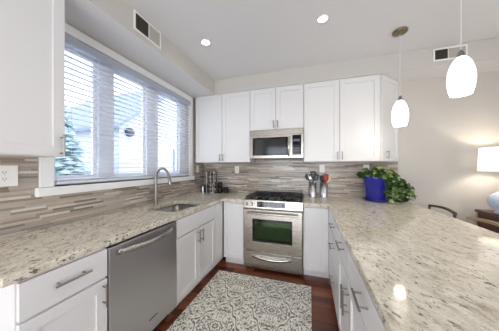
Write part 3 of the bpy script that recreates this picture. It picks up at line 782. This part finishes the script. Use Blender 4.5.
def mug(x, y, z, label, rz):
    r_ = empty('black_mug', (x, y, z), rz, label, 'mug', 'black mugs by the spice rack')
    MB().lathe([(0.036, 0), (0.041, 0.01), (0.041, 0.088), (0.038, 0.088), (0.037, 0.008), (0, 0.008)], seg=24).build('cup', M['black'], r_)
    MB().tube([(0.040, 0, 0.072), (0.062, 0, 0.068), (0.066, 0, 0.045), (0.058, 0, 0.022), (0.040, 0, 0.018)], 0.0055, 8).build('handle', M['black'], r_)
mug(0.385, -0.135, 0.9145, 'black mug standing on the counter right of the spice rack', R(-20))
mug(0.382, -0.134, 1.0040, 'black mug stacked on top of another, right of the spice rack', R(-70))
mug(0.478, -0.100, 0.9145, 'black mug nearest the stove, beside the stacked mugs', R(-10))

# ------------------------------------------------------------------ potted plant
pp = empty('potted_plant', (2.625, -0.178, 0.9145), 0, 'trailing variegated plant in a cobalt blue glazed pot under the right wall cabinets', 'plant')
MB().lathe([(0.080, 0), (0.130, 0.006), (0.150, 0.026), (0.145, 0.026), (0.120, 0.012), (0, 0.012)], seg=32).build('saucer', M['cobalt'], pp)
MB().lathe([(0.100, 0.0125), (0.112, 0.05), (0.142, 0.275), (0.150, 0.281), (0.150, 0.310), (0.138, 0.310), (0.130, 0.280), (0, 0.279)], seg=32).build('pot', M['cobalt'], pp)
MB().lathe([(0.126, 0.2805), (0.06, 0.289), (0, 0.291)], seg=20).build('soil', M['soil'], pp)
lf = MB(); vn = MB(); rnd = random.Random(11)
def leaf(p, d, n_, L):
    d = d.normalized(); n_ = (n_-d*n_.dot(d)).normalized(); s__ = d.cross(n_)
    out = [(0, 0), (0.10, 0.36), (0.32, 0.48), (0.60, 0.38), (0.84, 0.18), (1.0, 0)]
    mid = [p + d*(L*t) - n_*(L*0.25*t*t) for t, _ in out]
    lft = [mid[i] + s__*(L*w_) + n_*(L*0.16*w_) for i, (t, w_) in enumerate(out)]
    rgt = [mid[i] - s__*(L*w_) + n_*(L*0.16*w_) for i, (t, w_) in enumerate(out)]
    k_ = len(out); vs = mid+lft+rgt; fs = []
    for i in range(k_-1):
        if i == 0: fs += [(0, 1, k_+1), (0, 2*k_+1, 1)]
        elif i == k_-2: fs += [(i, i+1, k_+i), (i, 2*k_+i, i+1)]
        else: fs += [(i, i+1, k_+i+1, k_+i), (i, 2*k_+i, 2*k_+i+1, i+1)]
    used = sorted({q for f in fs for q in f}); mp_ = {q: i for i, q in enumerate(used)}
    lf.add([vs[q] for q in used], [tuple(mp_[q] for q in f) for f in fs], True)
for vi in range(56):
    # vines mostly spill over the rim to the right and front, down to the counter
    if vi < 28: a = R(rnd.uniform(-60, 8)); reach = rnd.uniform(0.17, 0.36); drop = rnd.uniform(0.08, 0.30)
    elif vi < 42: a = R(rnd.uniform(-85, -30)); reach = rnd.uniform(0.18, 0.24); drop = rnd.uniform(0.15, 0.34)
    else: a = R(rnd.uniform(0, 360)); reach = rnd.uniform(0.05, 0.16); drop = rnd.uniform(-0.03, 0.04)
    h0 = rnd.uniform(0.02, 0.08); pts = []
    st_ = Vector((rnd.uniform(-0.06, 0.06), rnd.uniform(-0.06, 0.06), 0.290))
    for i in range(10):
        t = i/9
        p = st_ + Vector((math.cos(a)*reach*t, math.sin(a)*reach*t*0.8, h0*math.sin(PI*min(1, t*1.6))*1.2 + 0.03*min(1, t*3) - drop*t*t*1.1))
        p += Vector((rnd.uniform(-1, 1), rnd.uniform(-1, 1), rnd.uniform(-1, 1)))*0.007
        rad_ = math.hypot(p.x, p.y)
        if rad_ < 0.158 and p.z < 0.318 and i > 0: p.z = 0.320
        p.y = min(p.y, 0.12); p.z = min(max(p.z, 0.035), 0.43); pts.append(p)
    vn.tube(pts, 0.0024, 5)
    for i in range(1, 10):
        for rep in range(2 if rnd.random() < 0.5 else 1):
            p = pts[i]; d = Vector((math.cos(a)+rnd.uniform(-1, 1), math.sin(a)+rnd.uniform(-1.3, 0.7), rnd.uniform(-0.9, 0.6))).normalized()
            L_ = rnd.uniform(0.045, 0.080)
            if (p+d*L_).z < 0.02: d.z = 0.15
            if (p+d*L_).y > 0.14: d.y = -abs(d.y)
            if (p+d*L_).z > 0.46: d.z = -abs(d.z)
            if p.x > 0.24 and (p+d*L_).x > 0.44: d.x = -abs(d.x)
            leaf(p, d, Vector((rnd.uniform(-0.6, 0.6), rnd.uniform(-1.0, 0.0), 0.7)), L_)
lf.build('foliage', M['leaf'], pp); vn.build('vines', M['stem'], pp)

# ------------------------------------------------------------------ lighting fixtures
def point(name, loc, power, col, r=0.04):
    l = bpy.data.lights.new(name, 'POINT'); l.energy = power; l.color = col; l.shadow_soft_size = r
    o = bpy.data.objects.new(name, l); C.objects.link(o); o.location = loc; return o
def spot(name, loc, power, col, ang=120, blend=0.9, r=0.06):
    l = bpy.data.lights.new(name, 'SPOT'); l.energy = power; l.color = col; l.spot_size = R(ang); l.spot_blend = blend; l.shadow_soft_size = r
    o = bpy.data.objects.new(name, l); C.objects.link(o); o.location = loc; return o
WARM = (1.0, 0.87, 0.70)
pd = empty('pendant_lamp', (2.668, -0.761, 1.755), 0, 'lit glass pendant lamp hanging farther back near the angled cabinet', 'pendant lamp', 'pendant lamps over the peninsula')
MB().lathe([(0.060, 0.945), (0.064, 0.938), (0.060, 0.926), (0.012, 0.918), (0.006, 0.910), (0, 0.910)], seg=28).build('canopy', M['brass'], pd)
MB().tube([(0, 0, 0.290), (0, 0, 0.915)], 0.0025, 8).build('cord', M['cord'], pd)
MB().lathe([(0.016, 0.248), (0.018, 0.272), (0.012, 0.292), (0.004, 0.300)], seg=18).build('socket_cap', M['nickel'], pd)
MB().lathe([(0.050, 0.003), (0.053, 0.000), (0.061, 0.030), (0.068, 0.075), (0.069, 0.110), (0.064, 0.160), (0.052, 0.205), (0.036, 0.237), (0.018, 0.254), (0.0, 0.257)], seg=32).build('glass_shade', M['pend_glow'], pd)
pd2 = copy_tree(pd); pd2.location = (2.777, -1.380, 1.830); 
for c in pd2.children:      # the nearer one hangs on a shorter cord
    if c.name.startswith('canopy'): c.location.z -= 0.075
    if c.name.startswith('cord'):
        c.data = c.data.copy()
        for v in c.data.vertices:
            if v.co.z > 0.5: v.co.z -= 0.075
pd2['label'] = 'lit glass pendant lamp hanging nearer, at the upper right'
for x, y, z in ((2.668, -0.761, 1.72), (2.777, -1.38, 1.795)): point('pendant_bulb', (x, y, z), 2.5, WARM)

cl = empty('recessed_light', (0.735, -1.19, ZC), 0, 'round recessed ceiling light nearer the window soffit', 'ceiling light', 'recessed ceiling lights')
MB().lathe([(0.042, -0.004), (0.052, -0.006), (0.056, -0.0005), (0.040, -0.0005)], seg=32).build('trim_ring', M['trim'], cl)
MB().lathe([(0.040, -0.004), (0.030, -0.0055), (0, -0.006)], seg=28).build('lens', M['can_glow'], cl)
cl2 = copy_tree(cl); cl2.location = (1.925, -1.16, ZC); cl2['label'] = 'round recessed ceiling light nearer the top centre of the ceiling'
for x, y in ((0.735, -1.19), (1.925, -1.16), (0.9, -3.0), (2.1, -3.6), (3.8, -3.2)):
    spot('recessed_bulb', (x, y, ZC-0.02), 8.5, (1.0, 0.92, 0.82), 150, 1.0)

# vents
def vent(loc, rot, label, w_, h_, split):
    r_ = empty('air_vent', loc, rot, label, 'vent', 'soffit air vents')
    fr_ = MB().slab(sq(0, 0, w_, h_), [sq(0.016, 0.016, w_*split, h_-0.016), sq(w_*split+0.008, 0.016, w_-0.016, h_-0.016)], -0.010, -0.0005, 'XZ').build('frame', M['plate'], r_, bevel=0.001)
    MB().box((0.017, -0.0035, 0.017), (w_*split-0.001, -0.0007, h_-0.017)).build('duct_opening', M['dark'], r_)
    l_ = MB()
    for i in range(int((h_-0.04)/0.014)):
        z = 0.024+i*0.014; l_.box((0.016, -0.0085, z), (w_*split, -0.0035, z+0.0035))
    l_.build('dark_louvers', mat('bronze_louver', srgb(96, 86, 76), 0.6), r_)
    l_ = MB(); x = w_*split+0.012
    l_.box((w_*split+0.0085, -0.0030, 0.0165), (w_-0.0165, -0.0007, h_-0.0165))
    while x < w_-0.02:
        l_.box((x, -0.0085, 0.0165), (x+0.003, -0.0030, h_-0.0165)); x += 0.011
    l_.build('pale_louvers', M['wall'], r_)
vent((0.3835, -1.775, 2.520), R(90), 'rectangular air vent in the soffit above the window', 0.310, 0.168, 0.50)
vent((3.140, -0.3385, 2.535), 0, 'small air vent in the back soffit behind the nearer pendant', 0.30, 0.140, 0.44)

# ------------------------------------------------------------------ dining side: stools, console, lamp
stl = empty('counter_stool', (2.955, -0.465, 0), 0, 'brown counter stool tucked in at the far end of the peninsula', 'stool', 'counter stools')
MB().box((-0.195, -0.20, 0.590), (0.185, 0.20, 0.640)).build('seat', M['seat'], stl, bevel=0.015)
def rail(x0, bow, z, hh):
    m_ = MB(); k_ = 12; vs = []
    for i in range(k_+1):
        t = i/k_; y = -0.215+0.43*t; x = x0 + bow*math.sin(PI*t); zz = z + 0.016*math.sin(PI*t)
        vs += [(x-0.010, y, zz-hh), (x+0.010, y, zz-hh), (x+0.010, y, zz), (x-0.010, y, zz)]
    fs = [(i*4+j, i*4+(j+1) % 4, (i+1)*4+(j+1) % 4, (i+1)*4+j) for i in range(k_) for j in range(4)] + [(0, 3, 2, 1), (k_*4, k_*4+1, k_*4+2, k_*4+3)]
    return m_.add(vs, fs)
brl = rail(0.195, 0.025, 0.906, 0.022).build('top_rail', M['bronze'], stl)
rail(0.195, 0.035, 0.780, 0.030).build('back_rail', M['bronze'], stl)
for s__ in (-1, 1):
    MB().tube([(0.200, s__*0.185, 0.0), (0.175, s__*0.185, 0.62), (0.195, s__*0.205, 0.900)], 0.013, 8).build('leg', M['bronze'], stl)
    MB().tube([(-0.190, s__*0.185, 0.0), (-0.170, s__*0.180, 0.595)], 0.013, 8).build('leg', M['bronze'], stl)
    MB().tube([(0.192, s__*0.185, 0.20), (-0.185, s__*0.185, 0.20)], 0.009, 8).build('stretcher', M['bronze'], stl)
st2 = copy_tree(stl); st2.location = (2.955, -1.040, 0); st2['label'] = 'tan counter stool nearer the camera on the dining side of the peninsula'
for c in st2.children:  # nearer stool recoloured as if lit by the lamp
    if c.name.split('.')[0] in ('top_rail', 'back_rail', 'leg', 'stretcher'):
        c.data = c.data.copy(); c.data.materials[0] = M['tan']

tb = empty('console_table', (3.70, -0.03, 0), 0, 'dark red-brown console table against the far dining wall', 'table')
MB().box((-0.005, -0.46, 0.815), (0.90, 0.0, 0.843)).build('table_top', M['wood_dark'], tb, bevel=0.004)
MB().box((0.02, -0.44, 0.30), (0.87, -0.01, 0.8145)).build('cabinet', M['wood_dark'], tb)
for x in (0.02, 0.4455):
    dr = MB().box((x+0.006, -0.455, 0.62), (x+0.42, -0.4405, 0.80)).build('drawer', M['wood_dark'], tb, bevel=0.002)
    MB().lathe([(0.012, -0.02), (0.006, 0.0)], (x+0.21, -0.455, 0.71), 12, axis='Y').build('knob', M['brass'], dr)
for x in (0.045, 0.845):
    for y in (-0.415, -0.035): MB().tube([(x, y, 0), (x, y, 0.30)], [0.014, 0.024], 10).build('leg', M['wood_dark'], tb)
lp = empty('table_lamp', (3.785, -0.25, 0.8435), 0, 'lit table lamp with white drum shade on the console table', 'lamp')
MB().lathe([(0.05, 0), (0.06, 0.012), (0.045, 0.03), (0.085, 0.07), (0.105, 0.13), (0.092, 0.185), (0.045, 0.225), (0.016, 0.245), (0.014, 0.30)], seg=32).build('base', M['ceramic'], lp)
MB().lathe([(0.006, 0.30), (0.006, 0.46)], seg=10).build('stem', M['brass'], lp)
sh = MB(); sh.lathe([(0.175, 0.455), (0.165, 0.715)], seg=40)
sh.f = [f for f in sh.f if len(f) == 4]; sh.sm = [True]*len(sh.f)
so = sh.build('lamp_shade', M['shade_glow'], lp); sm_ = so.modifiers.new('thickness', 'SOLIDIFY'); sm_.thickness = 0.003
point('lamp_bulb', (3.785, -0.25, 1.44), 5, WARM, 0.03)

# ------------------------------------------------------------------ outside the window
MB().box((-40, -25, -0.35), (-0.16, 40, -0.25)).build('ground', M['asphalt'], kind=st)
def sideh(name, x0, x1, y0, y1, z1, zr, m_, mr, label, ridge='X'):
    r_ = empty(name, ((x0+x1)/2, (y0+y1)/2, -0.25), 0, label, 'house'); cx, cy = (x0+x1)/2, (y0+y1)/2
    a, b, c, d = x0-cx, x1-cx, y0-cy, y1-cy
    w2_ = MB().box((a, c, 0), (b, d, z1)); 
    w2_.add([(b, c, z1), (b, d, z1), (b, (c+d)/2, zr), (a, c, z1), (a, d, z1), (a, (c+d)/2, zr)], [(0, 1, 2), (3, 5, 4)])
    # lap siding lines as thin courses
    z = 0.15
    while z < z1: w2_.box((b, c, z), (b+0.012, d, z+0.02)); z += 0.18
    w2_.build('walls', m_, r_)
    t = 0.12; e_ = 0.25; hy = (d-c)/2; rr_ = MB(); sl_ = (zr-z1)/hy
    for s__ in (-1, 1):
        yE, zE = (c-e_ if s__ < 0 else d+e_), z1-sl_*e_
        rr_.add([(a-e_, yE, zE), (b+e_, yE, zE), (b+e_, (c+d)/2, zr), (a-e_, (c+d)/2, zr), (a-e_, yE, zE+t), (b+e_, yE, zE+t), (b+e_, (c+d)/2, zr+t), (a-e_, (c+d)/2, zr+t)],
                [(0,3,2,1),(4,5,6,7),(0,1,5,4),(1,2,6,5),(2,3,7,6),(3,0,4,7)])
    rr_.build('roof', mr, r_)
    return r_, b
h1, hb = sideh('neighbour_house', -11.5, -5.0, 2.35, 9.5, 3.2, 6.0, M['siding'], M['roof'], 'pale sided house with a grey gable roof seen through the middle of the window')
g = MB()
g.box((hb+0.013, -0.6, 1.1), (hb+0.04, 0.3, 2.5)); g.build('house_window', M['roof'], h1)
mt = MB().lathe([(0.17, 0), (0.17, 0.12), (0.13, 0.17), (0, 0.18)], (hb+0.012, -3.20, 2.95), 18, axis='X').build('vent_hood', M['greyplastic'], h1)
h2, hb2 = sideh('neighbour_house', -26, -18, 10.5, 24, 3.4, 6.2, M['brick'], M['roof'], 'distant reddish brick house low behind the right part of the window')
h3, hb3 = sideh('neighbour_house', -22, -14, -6.0, 1.6, 2.3, 3.4, M['siding'], M['roof'], 'distant low pale house behind the left part of the window')
# fence
fn = empty('garden_fence', (-4.2, 0, -0.25), 0, 'pale board fence across the yard outside the window', 'fence')
f_ = MB(); y = -3.0
while y < 3.5: f_.box((-0.012, y, 0.05), (0.012, y+0.135, 1.15)); y += 0.15
f_.build('boards', M['fence'], fn); f_ = MB(); f_.box((0.0125, -3.0, 0.25), (0.05, 3.6, 0.33)); f_.box((0.0125, -3.0, 0.92), (0.05, 3.6, 1.0)); f_.build('rails', M['fence'], fn)
# conifer
def conifer(x, y, h, r0, label):
    t_ = empty('conifer_tree', (x, y, -0.25), 0, label, 'tree', 'conifers outside the window')
    MB().tube([(0, 0, 0), (0, 0, h*0.3)], 0.08, 8).build('trunk', M['bark'], t_)
    c_ = MB(); rn = random.Random(int(x*10)+5)
    for i in range(240):
        t = (i/240)**0.9; z = h*(0.10+0.88*t); rr_ = r0*(1-t)**0.85*rn.uniform(0.7, 1.1)+0.02; a = rn.uniform(0, 2*PI)
        p0 = Vector((0, 0, z)); p1 = Vector((rr_*math.cos(a), rr_*math.sin(a), z-0.15*rr_)); 
        w_ = 0.05+0.22*rr_; s__ = Vector((-math.sin(a), math.cos(a), 0))*w_
        mid = p0.lerp(p1, 0.6)
        c_.add([p0, mid+s__, p1, mid-s__, mid+Vector((0, 0, 0.09)), mid-Vector((0, 0, 0.05))], [(0, 1, 4), (1, 2, 4), (2, 3, 4), (3, 0, 4), (0, 5, 1), (1, 5, 2), (2, 5, 3), (3, 5, 0)])
    c_.build('needles', M['conifer'], t_)
conifer(-5.2, 0.80, 3.5, 0.95, 'blue-green conifer outside at the left edge of the window')
# power line with a pole
pl = empty('utility_pole', (-14, 3.2, -0.25), 0, 'thin utility pole with wires far outside the window', 'pole')
MB().tube([(0, 0, 0), (0, 0, 7.0)], 0.09, 8).build('pole', M['bark'], pl); MB().box((-0.05, -0.7, 6.3), (0.05, 0.7, 6.42)).build('crossarm', M['bark'], pl)
for y1 in (-7.0, 9.0):
    MB().tube([(0, 0.6*(1 if y1 > 0 else -1), 6.45)] + [(0.6*t, y1*t, 6.45-1.1*math.sin(PI*t)*0.8) for t in (0.25, 0.5, 0.75, 1.0)], 0.015, 5).build('wire', M['black'], pl)
# parked car behind the fence
cr = empty('parked_car', (-8.6, -0.9, -0.25), R(90), 'white parked car outside at the bottom left of the window', 'car')
prof = [(-2.0, 0.30), (-2.05, 0.75), (-1.75, 0.95), (-1.15, 1.02), (-0.65, 1.45), (0.75, 1.47), (1.25, 1.05), (1.95, 0.92), (2.05, 0.55), (2.0, 0.30)]
MB().slab(prof, [], -0.85, 0.85, 'XZ').build('body', M['carpaint'], cr, bevel=0.05)
for s__ in (-1, 1):
    y0_, y1_ = sorted((s__*0.845, s__*0.862))
    MB().slab([(-0.98, 1.03), (-0.60, 1.38), (0.02, 1.40), (0.02, 1.03)], [], y0_, y1_, 'XZ').build('side_window', M['black'], cr)
    MB().slab([(0.08, 1.03), (0.08, 1.40), (0.68, 1.40), (1.05, 1.05)], [], y0_, y1_, 'XZ').build('side_window', M['black'], cr)
    for xx in (-1.3, 1.3): MB().lathe([(0.20, -0.10), (0.32, -0.09), (0.32, 0.09), (0.20, 0.10)], (xx, s__*0.80, 0.32), 20, axis='Y').build('wheel', M['black'], cr)
